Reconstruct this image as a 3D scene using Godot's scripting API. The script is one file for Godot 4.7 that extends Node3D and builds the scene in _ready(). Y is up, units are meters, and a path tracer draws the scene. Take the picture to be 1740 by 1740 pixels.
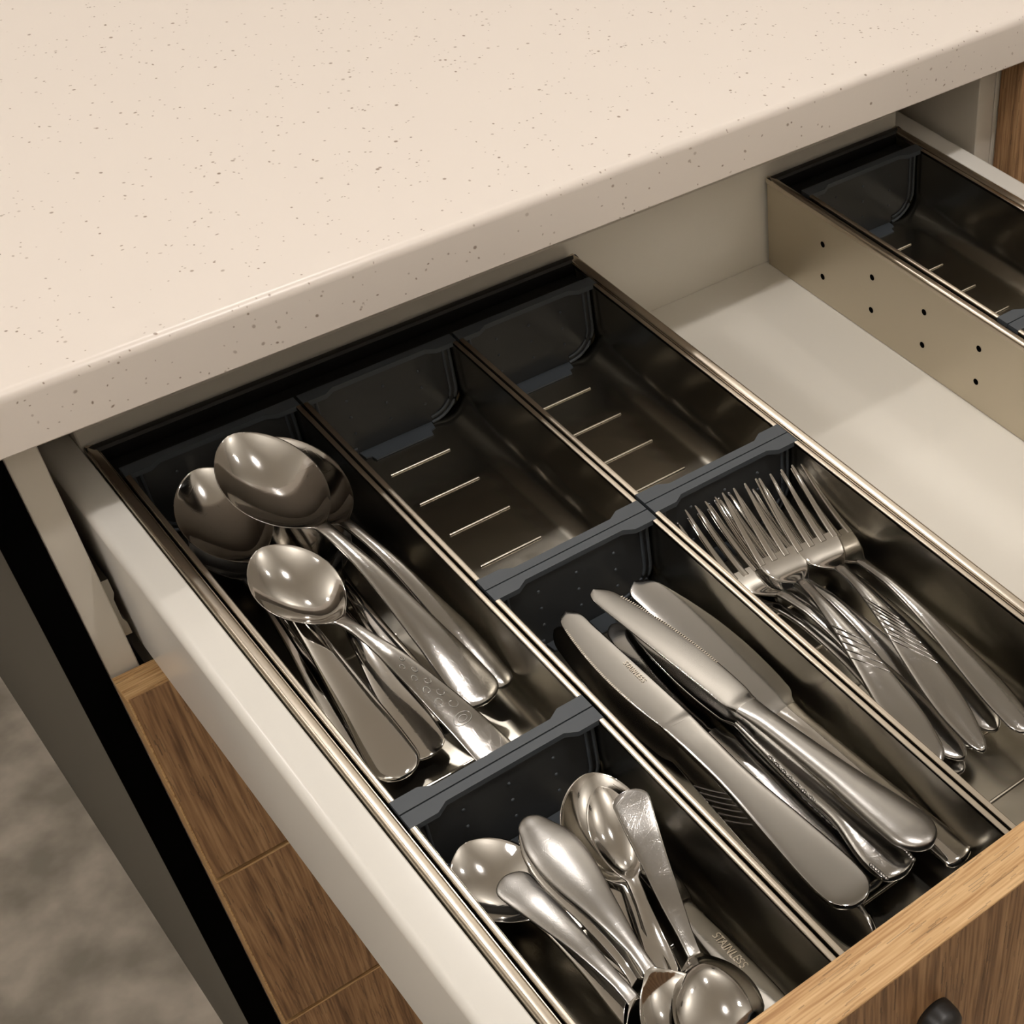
extends Node3D
# An open kitchen drawer with steel cutlery trays under a quartz worktop. Origin: back left corner of the left tray frame's rim; x along the worktop, z out of the cabinet.

var taken := {}
var M := {}

# ---------------------------------------------------------------- naming helpers
func numbered(called: String) -> String:
	if not taken.has(called):
		taken[called] = 0
		return called
	taken[called] += 1
	return "%s_%03d" % [called, taken[called]]

func thing(called: String, label: String, category: String, at := Vector3.ZERO, group := "") -> Node3D:
	var o := Node3D.new()
	o.name = numbered(called)
	add_child(o, true)
	o.position = at
	tag(o, label, category, group)
	return o

func tag(o: Node, label: String, category: String, group := "", kind := "") -> void:
	if label: o.set_meta("label", label)
	if category: o.set_meta("category", category)
	if group: o.set_meta("group", group)
	if kind: o.set_meta("kind", kind)

func obj(called: String, st: SurfaceTool, m: Material, parent: Node = self) -> MeshInstance3D:
	var o := MeshInstance3D.new()
	o.name = numbered(called) if parent == self else called
	st.index()
	o.mesh = st.commit()
	o.material_override = m
	o.cast_shadow = GeometryInstance3D.SHADOW_CASTING_SETTING_ON
	parent.add_child(o, true)
	return o

func struct(called: String, st: SurfaceTool, m: Material, label: String, category: String) -> MeshInstance3D:
	var o := obj(called, st, m)
	tag(o, label, category, "", "structure")
	return o

# ---------------------------------------------------------------- shape helpers
func mb() -> SurfaceTool:
	var st := SurfaceTool.new()
	st.begin(Mesh.PRIMITIVE_TRIANGLES)
	return st

func tri(st: SurfaceTool, a: Vector3, b: Vector3, c: Vector3) -> void:   # a, b, c run anticlockwise seen from outside
	var n := (b - a).cross(c - a).normalized()
	for p in [a, c, b]:
		st.set_normal(n)
		st.add_vertex(p)

func quad(st: SurfaceTool, a: Vector3, b: Vector3, c: Vector3, d: Vector3) -> void:
	tri(st, a, b, c)
	tri(st, a, c, d)

func box(st: SurfaceTool, lo: Vector3, hi: Vector3, e := 0.0008) -> void:   # a box with chamfered edges
	var c := (lo + hi) / 2.0
	var h := (hi - lo) / 2.0
	e = minf(e, minf(h.x, minf(h.y, h.z)) * 0.49)
	for ax in 3:
		var bx := (ax + 1) % 3
		var cx := (ax + 2) % 3
		for s in [-1.0, 1.0]:
			var f := func(u: float, v: float) -> Vector3:
				var p := Vector3.ZERO
				p[ax] = s * h[ax]
				p[bx] = u * (h[bx] - e)
				p[cx] = v * (h[cx] - e)
				return c + p
			if s > 0: quad(st, f.call(-1, -1), f.call(1, -1), f.call(1, 1), f.call(-1, 1))
			else: quad(st, f.call(-1, -1), f.call(-1, 1), f.call(1, 1), f.call(1, -1))
		for s in [-1.0, 1.0]:
			for t in [-1.0, 1.0]:   # edge along ax, between faces bx=s and cx=t
				var g := func(w: float, on_b: bool) -> Vector3:
					var p := Vector3.ZERO
					p[ax] = w * (h[ax] - e)
					p[bx] = s * (h[bx] if on_b else h[bx] - e)
					p[cx] = t * (h[cx] - e if on_b else h[cx])
					return c + p
				flip_quad(st, c, g.call(-1, true), g.call(1, true), g.call(1, false), g.call(-1, false))
	for s in [-1.0, 1.0]:
		for t in [-1.0, 1.0]:
			for u in [-1.0, 1.0]:
				var a := c + Vector3(s * h.x, t * (h.y - e), u * (h.z - e))
				var b := c + Vector3(s * (h.x - e), t * h.y, u * (h.z - e))
				var d := c + Vector3(s * (h.x - e), t * (h.y - e), u * h.z)
				if (b - a).cross(d - a).dot(a - c) > 0: tri(st, a, b, d)
				else: tri(st, a, d, b)

func flip_quad(st: SurfaceTool, away: Vector3, a: Vector3, b: Vector3, c: Vector3, d: Vector3) -> void:
	if (b - a).cross(c - a).dot(a + b + c + d - away * 4.0) > 0: quad(st, a, b, c, d)
	else: quad(st, a, d, c, b)

func extrude(st: SurfaceTool, poly: PackedVector2Array, z0: float, z1: float, xf := Transform3D.IDENTITY, caps := true) -> void:
	# a polygon in x and y, drawn out along z; corners under 40 degrees are smooth
	if Geometry2D.is_polygon_clockwise(poly):
		poly = poly.duplicate()
		poly.reverse()
	var n := poly.size()
	var normals: Array[Vector2] = []
	for i in n:
		var d := poly[(i + 1) % n] - poly[i]
		normals.append(Vector2(d.y, -d.x).normalized())
	var mirrored := xf.basis.determinant() < 0.0
	for i in n:
		var j := (i + 1) % n
		var na := normals[i]
		var nb := normals[i]
		if normals[(i + n - 1) % n].dot(normals[i]) > 0.76: na = (normals[(i + n - 1) % n] + normals[i]).normalized()
		if normals[j].dot(normals[i]) > 0.76: nb = (normals[j] + normals[i]).normalized()
		var p := [[poly[i], z0, na], [poly[j], z0, nb], [poly[j], z1, nb], [poly[i], z1, na]]
		for k in [0, 2, 1, 0, 3, 2]:
			if mirrored: k = [0, 3, 2, 1][k]
			st.set_normal((xf.basis * Vector3(p[k][2].x, p[k][2].y, 0)).normalized())
			st.add_vertex(xf * Vector3(p[k][0].x, p[k][0].y, p[k][1]))
	if caps:
		var t := Geometry2D.triangulate_polygon(poly)
		for i in range(0, t.size(), 3):
			var a := poly[t[i]]
			var b := poly[t[i + 1]]
			var c := poly[t[i + 2]]
			if (b - a).cross(c - a) < 0:
				var q := b
				b = c
				c = q
			for z in [z0, z1]:
				var va := xf * Vector3(a.x, a.y, z)
				var vb := xf * Vector3(b.x, b.y, z)
				var vc := xf * Vector3(c.x, c.y, z)
				if (z == z1) != mirrored: tri(st, va, vb, vc)
				else: tri(st, va, vc, vb)

func loft(st: SurfaceTool, rings: Array, cap_start := true, cap_end := true) -> void:
	# smooth skin over closed rings of equally many points, with end fans
	var n: int = rings[0].size()
	var m := rings.size()
	var normals: Array = []
	for i in m:
		var row := PackedVector3Array()
		for j in n:
			var along: Vector3 = rings[mini(i + 1, m - 1)][j] - rings[maxi(i - 1, 0)][j]
			var across: Vector3 = rings[i][(j + 1) % n] - rings[i][(j + n - 1) % n]
			row.append(across.cross(along).normalized())
		normals.append(row)
	for i in m - 1:
		for j in n:
			var k := (j + 1) % n
			for q in [[i, j], [i + 1, k], [i, k], [i, j], [i + 1, j], [i + 1, k]]:
				st.set_normal(normals[q[0]][q[1]])
				st.add_vertex(rings[q[0]][q[1]])
	for e in [0, m - 1]:
		if (e == 0 and not cap_start) or (e != 0 and not cap_end): continue
		var mid := Vector3.ZERO
		for p in rings[e]: mid += p
		mid /= n
		for j in n:
			var k := (j + 1) % n
			if e == 0: tri(st, mid, rings[e][k], rings[e][j])
			else: tri(st, mid, rings[e][j], rings[e][k])

func tube(st: SurfaceTool, path: Array, r: float, sides := 8) -> void:
	var rings := []
	for i in path.size():
		var d: Vector3 = (path[mini(i + 1, path.size() - 1)] - path[maxi(i - 1, 0)]).normalized()
		var x := d.cross(Vector3.UP if absf(d.y) < 0.9 else Vector3.RIGHT).normalized()
		var y := x.cross(d)
		var ring := PackedVector3Array()
		for k in sides:
			var a := -TAU * k / sides
			ring.append(path[i] + (x * cos(a) + y * sin(a)) * r)
		rings.append(ring)
	loft(st, rings)

func lathe(st: SurfaceTool, prof: Array, xf := Transform3D.IDENTITY, sides := 28) -> void:   # profile of (radius, height) turned round y
	var rings := []
	for p in prof:
		var ring := PackedVector3Array()
		for k in sides:
			var a := TAU * k / sides
			ring.append(xf * Vector3(cos(a) * p.x, p.y, sin(a) * p.x))
		rings.append(ring)
	loft(st, rings)

func arc(c: Vector2, r: float, a0: float, a1: float, n := 6) -> PackedVector2Array:
	var out := PackedVector2Array()
	for i in n + 1:
		var a := deg_to_rad(lerpf(a0, a1, float(i) / n))
		out.append(c + Vector2(cos(a), sin(a)) * r)
	return out

# ---------------------------------------------------------------- materials
func mat(color: Color, rough: float, metal := 0.0) -> StandardMaterial3D:
	var m := StandardMaterial3D.new()
	m.albedo_color = color
	m.roughness = rough
	m.metallic = metal
	return m

func tri_tex(m: StandardMaterial3D, scale: Vector3, world := true) -> void:
	m.uv1_triplanar = true
	m.uv1_world_triplanar = world
	m.uv1_scale = scale
	m.uv1_triplanar_sharpness = 8.0

func noise_tex(freq: float, w: int, h: int, sd: int, lo: float, hi: float, oct := 4) -> ImageTexture:
	var f := FastNoiseLite.new()
	f.seed = sd
	f.frequency = freq
	f.fractal_octaves = oct
	f.noise_type = FastNoiseLite.TYPE_SIMPLEX_SMOOTH
	var im := f.get_seamless_image(w, h)
	im.convert(Image.FORMAT_RGB8)
	for y in h:
		for x in w:
			var v := lerpf(lo, hi, im.get_pixel(x, y).r)
			im.set_pixel(x, y, Color(v, v, v))
	return ImageTexture.create_from_image(im)

func grain_image(w: int, h: int, sd: int, base: Color, dark: Color, light: Color, turned: bool) -> ImageTexture:
	# oak: long fibres along v (or along u when turned), pores as short dark strokes
	var rng := RandomNumberGenerator.new()
	rng.seed = sd
	var f := FastNoiseLite.new()
	f.seed = sd
	f.frequency = 0.012
	f.fractal_octaves = 4
	var g := FastNoiseLite.new()
	g.seed = sd + 7
	g.frequency = 0.09
	g.fractal_octaves = 2
	var im := Image.create(w, h, false, Image.FORMAT_RGB8)
	for y in h:
		for x in w:
			var bend := 5.0 * sin(TAU * y / h + 0.013 * x)
			var u := float(x) + bend
			var a := f.get_noise_2d(u * 6.0, (y if y < h / 2 else h - y) * 0.16)
			var b := g.get_noise_2d(u * 3.0, (y if y < h / 2 else h - y) * 0.10)
			var v := clampf(0.5 + 0.62 * a + 0.50 * b, 0.0, 1.0)
			var c := dark.lerp(base, minf(v * 2.0, 1.0)).lerp(light, maxf(0.0, v * 2.0 - 1.0))
			im.set_pixel(x, y, c)
	for i in int(w * h / 420.0):
		var x := rng.randi_range(0, w - 2)
		var y := rng.randi_range(0, h - 1)
		var len := rng.randi_range(8, 46)
		var k := rng.randf_range(0.70, 0.94)
		for j in len:
			var px := posmod(x + int(round(1.2 * sin(j * 0.06))), w)
			var py := posmod(y + j, h)
			var c := im.get_pixel(px, py)
			im.set_pixel(px, py, Color(c.r * k, c.g * k, c.b * k))
	if turned: im.rotate_90(CLOCKWISE)
	return ImageTexture.create_from_image(im)

func quartz_image(n: int, sd: int) -> ImageTexture:
	var rng := RandomNumberGenerator.new()
	rng.seed = sd
	var f := FastNoiseLite.new()
	f.seed = sd
	f.frequency = 0.006
	var base := f.get_seamless_image(n, n)
	base.convert(Image.FORMAT_RGB8)
	var im := Image.create(n, n, false, Image.FORMAT_RGB8)
	im.fill(QUARTZ)
	for i in int(n * n / 4000.0) * 4:
		var clump := i % 4 == 0
		var cx := rng.randf() * n
		var cy := rng.randf() * n
		if base.get_pixel(int(cx) % n, int(cy) % n).r < rng.randf_range(0.25, 0.65): continue
		var rx := rng.randf_range(1.1, 2.8) if not clump else rng.randf_range(2.2, 4.4)
		var ry := rx * rng.randf_range(0.45, 1.0)
		var turn := rng.randf() * PI
		var tone := rng.randf_range(0.22, 0.62)
		for y in range(-5, 6):
			for x in range(-5, 6):
				var q := Vector2(x, y).rotated(turn)
				var d := (q.x / rx) ** 2 + (q.y / ry) ** 2
				if d < 1.3:
					var px := posmod(int(cx) + x, n)
					var py := posmod(int(cy) + y, n)
					im.set_pixel(px, py, im.get_pixel(px, py).lerp(SPECK, tone * clampf(1.35 - d, 0.0, 1.0)))
	return ImageTexture.create_from_image(im)

const QUARTZ := Color(0.905, 0.868, 0.832)
const SPECK := Color(0.36, 0.27, 0.20)

func steel(tone: float, rough: float, bumpy: float, scale: float, tex: Texture2D) -> StandardMaterial3D:
	var m := mat(Color(tone, tone * 0.985, tone * 0.962), rough, 1.0)
	if bumpy > 0.0:
		m.normal_enabled = true
		m.normal_texture = tex
		m.normal_scale = bumpy
		tri_tex(m, Vector3.ONE * scale, false)
	return m

func scratch_normal(n: int, sd: int, strokes: int, pits: int) -> ImageTexture:
	var rng := RandomNumberGenerator.new()
	rng.seed = sd
	var im := Image.create(n, n, false, Image.FORMAT_RGB8)
	im.fill(Color(0.5, 0.5, 0.5))
	for i in strokes:
		var p := Vector2(rng.randf(), rng.randf()) * n
		var d := Vector2.from_angle(rng.randf() * TAU)
		var v := rng.randf_range(0.3, 0.7)
		for j in rng.randi_range(10, 70):
			p += d
			d = d.rotated(rng.randf_range(-0.02, 0.02))
			im.set_pixel(posmod(int(p.x), n), posmod(int(p.y), n), Color(v, v, v))
	for i in pits:
		var v := rng.randf_range(0.1, 0.4)
		im.set_pixel(rng.randi_range(0, n - 1), rng.randi_range(0, n - 1), Color(v, v, v))
	im.bump_map_to_normal_map(1.5)
	return ImageTexture.create_from_image(im)

func wave_normal(n: int, sd: int) -> ImageTexture:   # slow waviness of thin sheet steel
	var f := FastNoiseLite.new()
	f.seed = sd
	f.frequency = 0.015
	f.fractal_octaves = 3
	var im := f.get_seamless_image(n, n)
	im.convert(Image.FORMAT_RGB8)
	im.bump_map_to_normal_map(3.0)
	return ImageTexture.create_from_image(im)

func make_materials() -> void:
	var scr := scratch_normal(512, 5, 700, 500)
	var scr2 := scratch_normal(512, 9, 1500, 5000)
	M.polished = steel(0.80, 0.08, 0.10, 9.0, scr)
	M.worn = steel(0.67, 0.17, 0.35, 14.0, scr2)
	M.satin = steel(0.68, 0.29, 0.30, 14.0, scr2)
	M.blade = steel(0.63, 0.11, 0.12, 10.0, scr)
	M.tray = steel(0.66, 0.235, 0.16, 5.0, wave_normal(256, 31))
	M.tray.albedo_color = Color(0.62, 0.60, 0.555)
	M.rim = mat(Color(0.78, 0.74, 0.68), 0.27, 1.0)
	M.frame = mat(Color(0.78, 0.745, 0.675), 0.40, 1.0)
	M.slot = mat(Color(0.86, 0.83, 0.78), 0.22, 1.0)
	M.dark_gap = mat(Color(0.012, 0.011, 0.010), 0.9)
	M.dark_gap.metallic_specular = 0.1
	M.black_plastic = mat(Color(0.065, 0.062, 0.058), 0.5)
	M.plastic = mat(Color(0.255, 0.275, 0.295), 0.48)
	M.plastic_panel = mat(Color(0.215, 0.22, 0.225), 0.30)
	M.white = mat(Color(0.865, 0.853, 0.825), 0.20)
	M.white_inside = mat(Color(0.875, 0.858, 0.82), 0.30)
	M.carcass = mat(Color(0.80, 0.775, 0.73), 0.45)
	M.end_panel = mat(Color(0.27, 0.257, 0.225), 0.55)
	M.oak = mat(Color.WHITE, 0.5)
	M.oak.albedo_texture = grain_image(512, 1024, 3, Color(0.60, 0.455, 0.315), Color(0.43, 0.31, 0.20), Color(0.71, 0.565, 0.41), false)
	tri_tex(M.oak, Vector3(4.0, 2.0, 4.0))
	M.oak_edge = mat(Color.WHITE, 0.42)
	M.oak_edge.albedo_texture = grain_image(512, 1024, 11, Color(0.77, 0.62, 0.43), Color(0.64, 0.475, 0.295), Color(0.84, 0.70, 0.52), true)
	tri_tex(M.oak_edge, Vector3(3.0, 6.0, 6.0))
	M.quartz = mat(Color.WHITE, 0.32)
	M.quartz.albedo_texture = quartz_image(2048, 21)
	tri_tex(M.quartz, Vector3.ONE * 1.9)
	M.quartz.uv1_offset = Vector3(0.13, 0.41, 0.27)
	M.concrete = mat(Color.WHITE, 0.6)
	var im := noise_tex(0.012, 512, 512, 17, 0.0, 1.0, 5).get_image()
	for y in 512:
		for x in 512:
			var v := clampf((im.get_pixel(x, y).r - 0.5) * 1.5 + 0.5, 0.0, 1.0)
			im.set_pixel(x, y, Color(0.56, 0.53, 0.485).lerp(Color(0.76, 0.72, 0.665), v))
	M.concrete.albedo_texture = ImageTexture.create_from_image(im)
	tri_tex(M.concrete, Vector3.ONE * 1.6)
	M.ceiling = mat(Color(0.90, 0.885, 0.85), 0.9)
	M.wall = mat(Color(0.84, 0.82, 0.79), 0.9)
	M.black_metal = mat(Color(0.05, 0.05, 0.05), 0.4, 0.6)
	M.galvanised = mat(Color(0.62, 0.61, 0.58), 0.35, 1.0)
	M.knob = mat(Color(0.13, 0.125, 0.12), 0.42)

# ---------------------------------------------------------------- lights
func downlight(at: Vector3, aim: Vector3, energy: float, label: String, size := 0.035) -> void:
	var t := thing("ceiling_spotlight", label, "spotlight", at, "ceiling spotlights above the worktop")
	var d := (aim - at).normalized()
	var y := -d
	var x := y.cross(Vector3.BACK).normalized()
	var xf := Transform3D(Basis(x, y, x.cross(y)), Vector3.ZERO)
	var st := mb()
	lathe(st, [Vector2(0.001, 0.075), Vector2(0.040, 0.075), Vector2(0.048, 0.070), Vector2(0.050, 0.0), Vector2(0.047, -0.004), Vector2(0.043, 0.0), Vector2(0.040, 0.012), Vector2(0.001, 0.012)], xf)
	obj("housing", st, M.black_metal, t)
	st = mb()
	lathe(st, [Vector2(0.0005, 0.016), Vector2(0.038, 0.016), Vector2(0.038, 0.008), Vector2(0.0005, 0.008)], xf)
	var e := mat(Color.WHITE, 0.5)
	e.emission_enabled = true
	e.emission = Color(1.0, 0.97, 0.94)
	e.emission_energy_multiplier = 26.0
	obj("lamp_lens", st, e, t)
	st = mb()
	box(st, Vector3(-0.012, 0.07, -0.012), Vector3(0.012, 0.16, 0.012), 0.002)
	obj("mounting_arm", st, M.black_metal, t)
	var l := SpotLight3D.new()
	l.name = "lamp_beam"
	t.add_child(l, true)
	l.position = d * 0.02
	l.basis = Basis.looking_at(d, Vector3.BACK)
	l.spot_angle = 58.0
	l.spot_angle_attenuation = 0.6
	l.spot_range = 8.0
	l.spot_attenuation = 2.0
	l.light_energy = energy
	l.light_color = Color(1.0, 0.976, 0.958)
	l.light_size = size
	l.shadow_enabled = true

func ceiling_panel(at: Vector3, sx: float, sz: float, energy: float, label: String) -> void:
	var t := thing("ceiling_light_panel", label, "ceiling light", at, "ceiling light panels around the room")
	var st := mb()
	box(st, Vector3(-sx / 2 - 0.02, 0.0, -sz / 2 - 0.02), Vector3(sx / 2 + 0.02, 0.03, sz / 2 + 0.02), 0.004)
	obj("frame", st, M.ceiling, t)
	st = mb()
	box(st, Vector3(-sx / 2, -0.006, -sz / 2), Vector3(sx / 2, 0.002, sz / 2), 0.002)
	var e := mat(Color.WHITE, 0.6)
	e.emission_enabled = true
	e.emission = Color(1.0, 0.976, 0.958)
	e.emission_energy_multiplier = PANEL_GLOW
	obj("diffuser", st, e, t)
	var l := AreaLight3D.new()
	l.name = "panel_light"
	t.add_child(l, true)
	l.position = Vector3(0, -0.012, 0)
	l.rotation_degrees.x = -90
	l.area_size = Vector2(sx, sz)
	l.area_range = 9.0
	l.area_attenuation = 2.0
	l.light_energy = energy
	l.light_color = Color(1.0, 0.976, 0.958)
	l.shadow_enabled = true

func uplight(at: Vector3, energy: float, label: String) -> void:
	var t := thing("pendant_uplight", label, "pendant lamp", at, "pendant uplights round the room")
	var st := mb()
	lathe(st, [Vector2(0.001, -0.060), Vector2(0.060, -0.056), Vector2(0.105, -0.035), Vector2(0.125, 0.0), Vector2(0.122, 0.002), Vector2(0.100, -0.030), Vector2(0.056, -0.050), Vector2(0.001, -0.053)])
	obj("lamp_bowl", st, M.black_metal, t)
	st = mb()
	lathe(st, [Vector2(0.0005, -0.020), Vector2(0.05, -0.020), Vector2(0.05, -0.028), Vector2(0.0005, -0.028)])
	var e := mat(Color.WHITE, 0.5)
	e.emission_enabled = true
	e.emission = Color(1.0, 0.976, 0.958)
	e.emission_energy_multiplier = 4.0
	obj("lamp_disc", st, e, t)
	st = mb()
	for k in 3:
		var d := Vector3(cos(TAU * k / 3.0), 0, sin(TAU * k / 3.0)) * 0.122
		tube(st, [d, Vector3(0, 0.25, 0), Vector3(0, CEIL - at.y, 0)], 0.002, 6)
	obj("suspension_wires", st, M.black_metal, t)
	var l := SpotLight3D.new()
	l.name = "lamp_beam"
	t.add_child(l, true)
	l.position = Vector3(0, -0.012, 0)
	l.rotation_degrees.x = 90
	l.spot_angle = 84.0
	l.spot_angle_attenuation = 0.5
	l.spot_range = 8.0
	l.spot_attenuation = 2.0
	l.light_energy = energy
	l.light_color = Color(1.0, 0.976, 0.958)
	l.light_size = 0.05
	l.shadow_enabled = true

const PANEL_GLOW := 2.5
const FLOOR := -0.81
const CEIL := 1.75

func _ready() -> void:
	# ---- camera
	var cam := Camera3D.new()
	cam.name = "camera"
	add_child(cam)
	cam.transform = Transform3D(Basis(Vector3(0.74593783, 0.03938407, 0.66485009), Vector3(0.45439552, 0.69973602, -0.55126601), Vector3(-0.48693066, 0.71331507, 0.50406363)).orthonormalized(), Vector3(-0.1078, 0.5172, 0.7307))
	cam.projection = Camera3D.PROJECTION_FRUSTUM
	cam.near = 0.05
	cam.far = 20.0
	cam.size = 0.033645
	cam.frustum_offset = Vector2(-0.0128389, 0.0035651)
	cam.current = true
	# ---- environment
	var env := Environment.new()
	env.background_mode = Environment.BG_COLOR
	env.background_color = Color(0.02, 0.018, 0.015)
	env.tonemap_mode = Environment.TONE_MAPPER_LINEAR
	env.tonemap_exposure = 1.0
	env.sdfgi_enabled = true
	env.ssao_enabled = true
	env.ssil_enabled = true
	var we := WorldEnvironment.new()
	we.name = "world_environment"
	we.environment = env
	add_child(we)
	make_materials()
	# ---- lamps: one spot in front of the worktop, one behind it, the room's panels
	downlight(Vector3(0.42, 1.55, 0.66), Vector3(0.28, 0.0, 0.3), 0.76, "black ceiling spotlight in front of the worktop above the open drawer")
	downlight(Vector3(0.50, 1.60, -0.80), Vector3(0.26, 0.0, 0.2), 0.54, "black ceiling spotlight over the back of the worktop")
	downlight(Vector3(-0.55, 1.58, -1.25), Vector3(0.0, 0.0, 0.3), 0.16, "black ceiling spotlight to the left behind the worktop")
	downlight(Vector3(1.55, 1.58, 0.75), Vector3(0.6, 0.0, 0.4), 0.14, "black ceiling spotlight in front of the oak cabinet on the right")
	ceiling_panel(Vector3(-1.7, CEIL - 0.031, 0.6), 0.45, 0.45, 1.8, "square ceiling light panel on the left in front of the cabinets")
	for p in [["left of the worktop near the back wall", Vector3(-1.2, 1.12, -1.3), 1.5], ["right of the worktop near the back wall", Vector3(1.7, 1.12, -1.3), 1.4], ["left of the worktop near the front wall", Vector3(-1.2, 1.12, 1.9), 2.1], ["right of the worktop near the front wall", Vector3(1.7, 1.12, 1.9), 1.6]]:
		uplight(p[1], p[2], "black bowl pendant shining up at the ceiling, " + p[0])
	build_room()
	build_cabinets()
	build_drawer()
	build_trays()
	build_cutlery()

# ---------------------------------------------------------------- the room
func build_room() -> void:
	var st := mb()
	box(st, Vector3(-2.6, FLOOR - 0.1, -2.8), Vector3(3.0, FLOOR, 3.0), 0.001)
	struct("floor", st, M.concrete, "mottled grey beige concrete floor beside the cabinets", "floor")
	st = mb()
	box(st, Vector3(-2.7, CEIL, -2.9), Vector3(3.1, CEIL + 0.1, 3.1), 0.001)
	struct("ceiling", st, M.ceiling, "plain off white ceiling above the kitchen", "ceiling")
	var lows := {"wall_left": [Vector3(-2.7, FLOOR, -2.9), Vector3(-2.6, CEIL, 3.1)], "wall_right": [Vector3(3.0, FLOOR, -2.9), Vector3(3.1, CEIL, 3.1)], "wall_back": [Vector3(-2.6, FLOOR, -2.9), Vector3(3.0, CEIL, -2.8)], "wall_front": [Vector3(-2.6, FLOOR, 3.0), Vector3(3.0, CEIL, 3.1)]}
	for k in lows:
		st = mb()
		box(st, lows[k][0], lows[k][1], 0.001)
		struct(k, st, M.wall, "plain warm beige painted wall, the %s side of the room" % k.substr(5), "wall")

# ---------------------------------------------------------------- worktop, carcass, closed fronts
const ZC := 0.05      # front edge of the carcass panels
const ZF := 0.072     # front face of the closed oak fronts

func front(t: Node3D, lo: Vector3, hi: Vector3) -> void:   # an oak front: dark veneered slab with light edge bands
	var b := 0.0012
	var st := mb()
	box(st, lo + Vector3(b, b, 0), hi - Vector3(b, b, 0), 0.0003)
	obj("front_panel", st, M.oak, t)
	st = mb()
	box(st, Vector3(lo.x, hi.y - b, lo.z), hi, 0.0005)
	var o := obj("edge_band", st, M.oak_edge, t)
	o.set_meta("label", "light oak edge band along the top")
	for x in [[lo.x, lo.x + b], [hi.x - b, hi.x]]:
		st = mb()
		box(st, Vector3(x[0], lo.y, lo.z), Vector3(x[1], hi.y - b - 0.0001, hi.z), 0.0005)
		obj("edge_band", st, M.oak_edge, t)

func build_cabinets() -> void:
	var t := thing("countertop", "cream speckled quartz worktop with a softly rounded front edge", "countertop")
	var st := mb()
	var top := 0.0945
	var low := 0.0625
	var zf := 0.0765
	var p := PackedVector2Array([Vector2(-0.75, low), Vector2(zf - 0.0015, low), Vector2(zf, low + 0.0015)])
	p.append_array(arc(Vector2(zf - 0.005, top - 0.005), 0.005, 0, 90, 8))
	p.append(Vector2(-0.75, top))
	# profile in (z, y), drawn out along x
	extrude(st, p, -0.16, 1.6, Transform3D(Basis(Vector3(0, 0, 1), Vector3(0, 1, 0), Vector3(1, 0, 0)), Vector3.ZERO))
	obj("slab", st, M.quartz, t)

	t = thing("base_cabinet", "white base cabinet carcass under the worktop holding the open drawer", "cabinet")
	st = mb()
	box(st, Vector3(-0.0411, FLOOR + 0.08, -0.52), Vector3(-0.0253, 0.0620, ZC), 0.0006)
	obj("side_panel", st, M.carcass, t)
	st = mb()
	box(st, Vector3(0.5938, FLOOR + 0.08, -0.52), Vector3(0.6090, 0.0620, ZC), 0.0006)
	obj("side_panel", st, M.carcass, t)
	st = mb()
	box(st, Vector3(-0.0250, FLOOR + 0.08, -0.52), Vector3(0.5935, 0.0620, -0.512), 0.0006)
	obj("back_panel", st, M.carcass, t)
	st = mb()
	box(st, Vector3(-0.0250, FLOOR + 0.08, -0.511), Vector3(0.5935, FLOOR + 0.096, ZC), 0.0006)
	obj("bottom_panel", st, M.carcass, t)
	st = mb()
	box(st, Vector3(-0.0411, FLOOR, -0.45), Vector3(0.6090, FLOOR + 0.0795, 0.0), 0.0006)
	obj("plinth", st, M.black_plastic, t)
	for x in [[-0.0252, -0.0215], [0.5900, 0.5937]]:
		st = mb()
		var poly := PackedVector2Array([Vector2(x[0], -0.086), Vector2(x[1], -0.086), Vector2(x[1], -0.078), Vector2(lerpf(x[0], x[1], 0.6), -0.074), Vector2(lerpf(x[0], x[1], 0.6), -0.060), Vector2(x[1], -0.056), Vector2(x[1], -0.046), Vector2(x[0], -0.046)])
		extrude(st, poly, -0.44, ZC - 0.002)
		obj("drawer_runner", st, M.galvanised, t)

	var names := ["upper closed oak drawer front directly below the open drawer", "second closed oak drawer front, below the upper closed one", "third closed oak drawer front, lowest in the photo"]
	var y := -0.1055
	for k in 3:
		t = thing("closed_drawer", names[k], "drawer", Vector3.ZERO, "closed oak drawers under the open drawer")
		front(t, Vector3(-0.0409, y - 0.1668, ZC + 0.002), Vector3(0.6088, y, ZF))
		st = mb()
		box(st, Vector3(-0.018, y - 0.14, -0.43), Vector3(0.586, y - 0.035, ZC + 0.0015), 0.001)
		obj("drawer_box", st, M.white, t)
		y -= 0.1690

	t = thing("end_panel", "grey side panel with black front edge left of the oak drawers", "panel")
	st = mb()
	box(st, Vector3(-0.0594, FLOOR, -1.3), Vector3(-0.0415, 0.0620, ZC - 0.0015), 0.0004)
	obj("panel_board", st, M.end_panel, t)
	st = mb()
	box(st, Vector3(-0.0594, FLOOR, ZC - 0.0014), Vector3(-0.0415, 0.0620, ZC + 0.001), 0.0003)
	obj("black_edge", st, M.dark_gap, t)

	t = thing("neighbouring_cabinet", "oak fronted cabinet to the right of the open drawer", "cabinet")
	st = mb()
	box(st, Vector3(0.6120, FLOOR + 0.08, ZC + 0.001), Vector3(1.0, 0.0600, ZF), 0.0006)
	obj("door", st, M.oak, t)
	st = mb()
	box(st, Vector3(0.6095, FLOOR + 0.08, -0.52), Vector3(1.0, 0.0620, ZC), 0.0006)
	obj("body", st, M.carcass, t)

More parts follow.
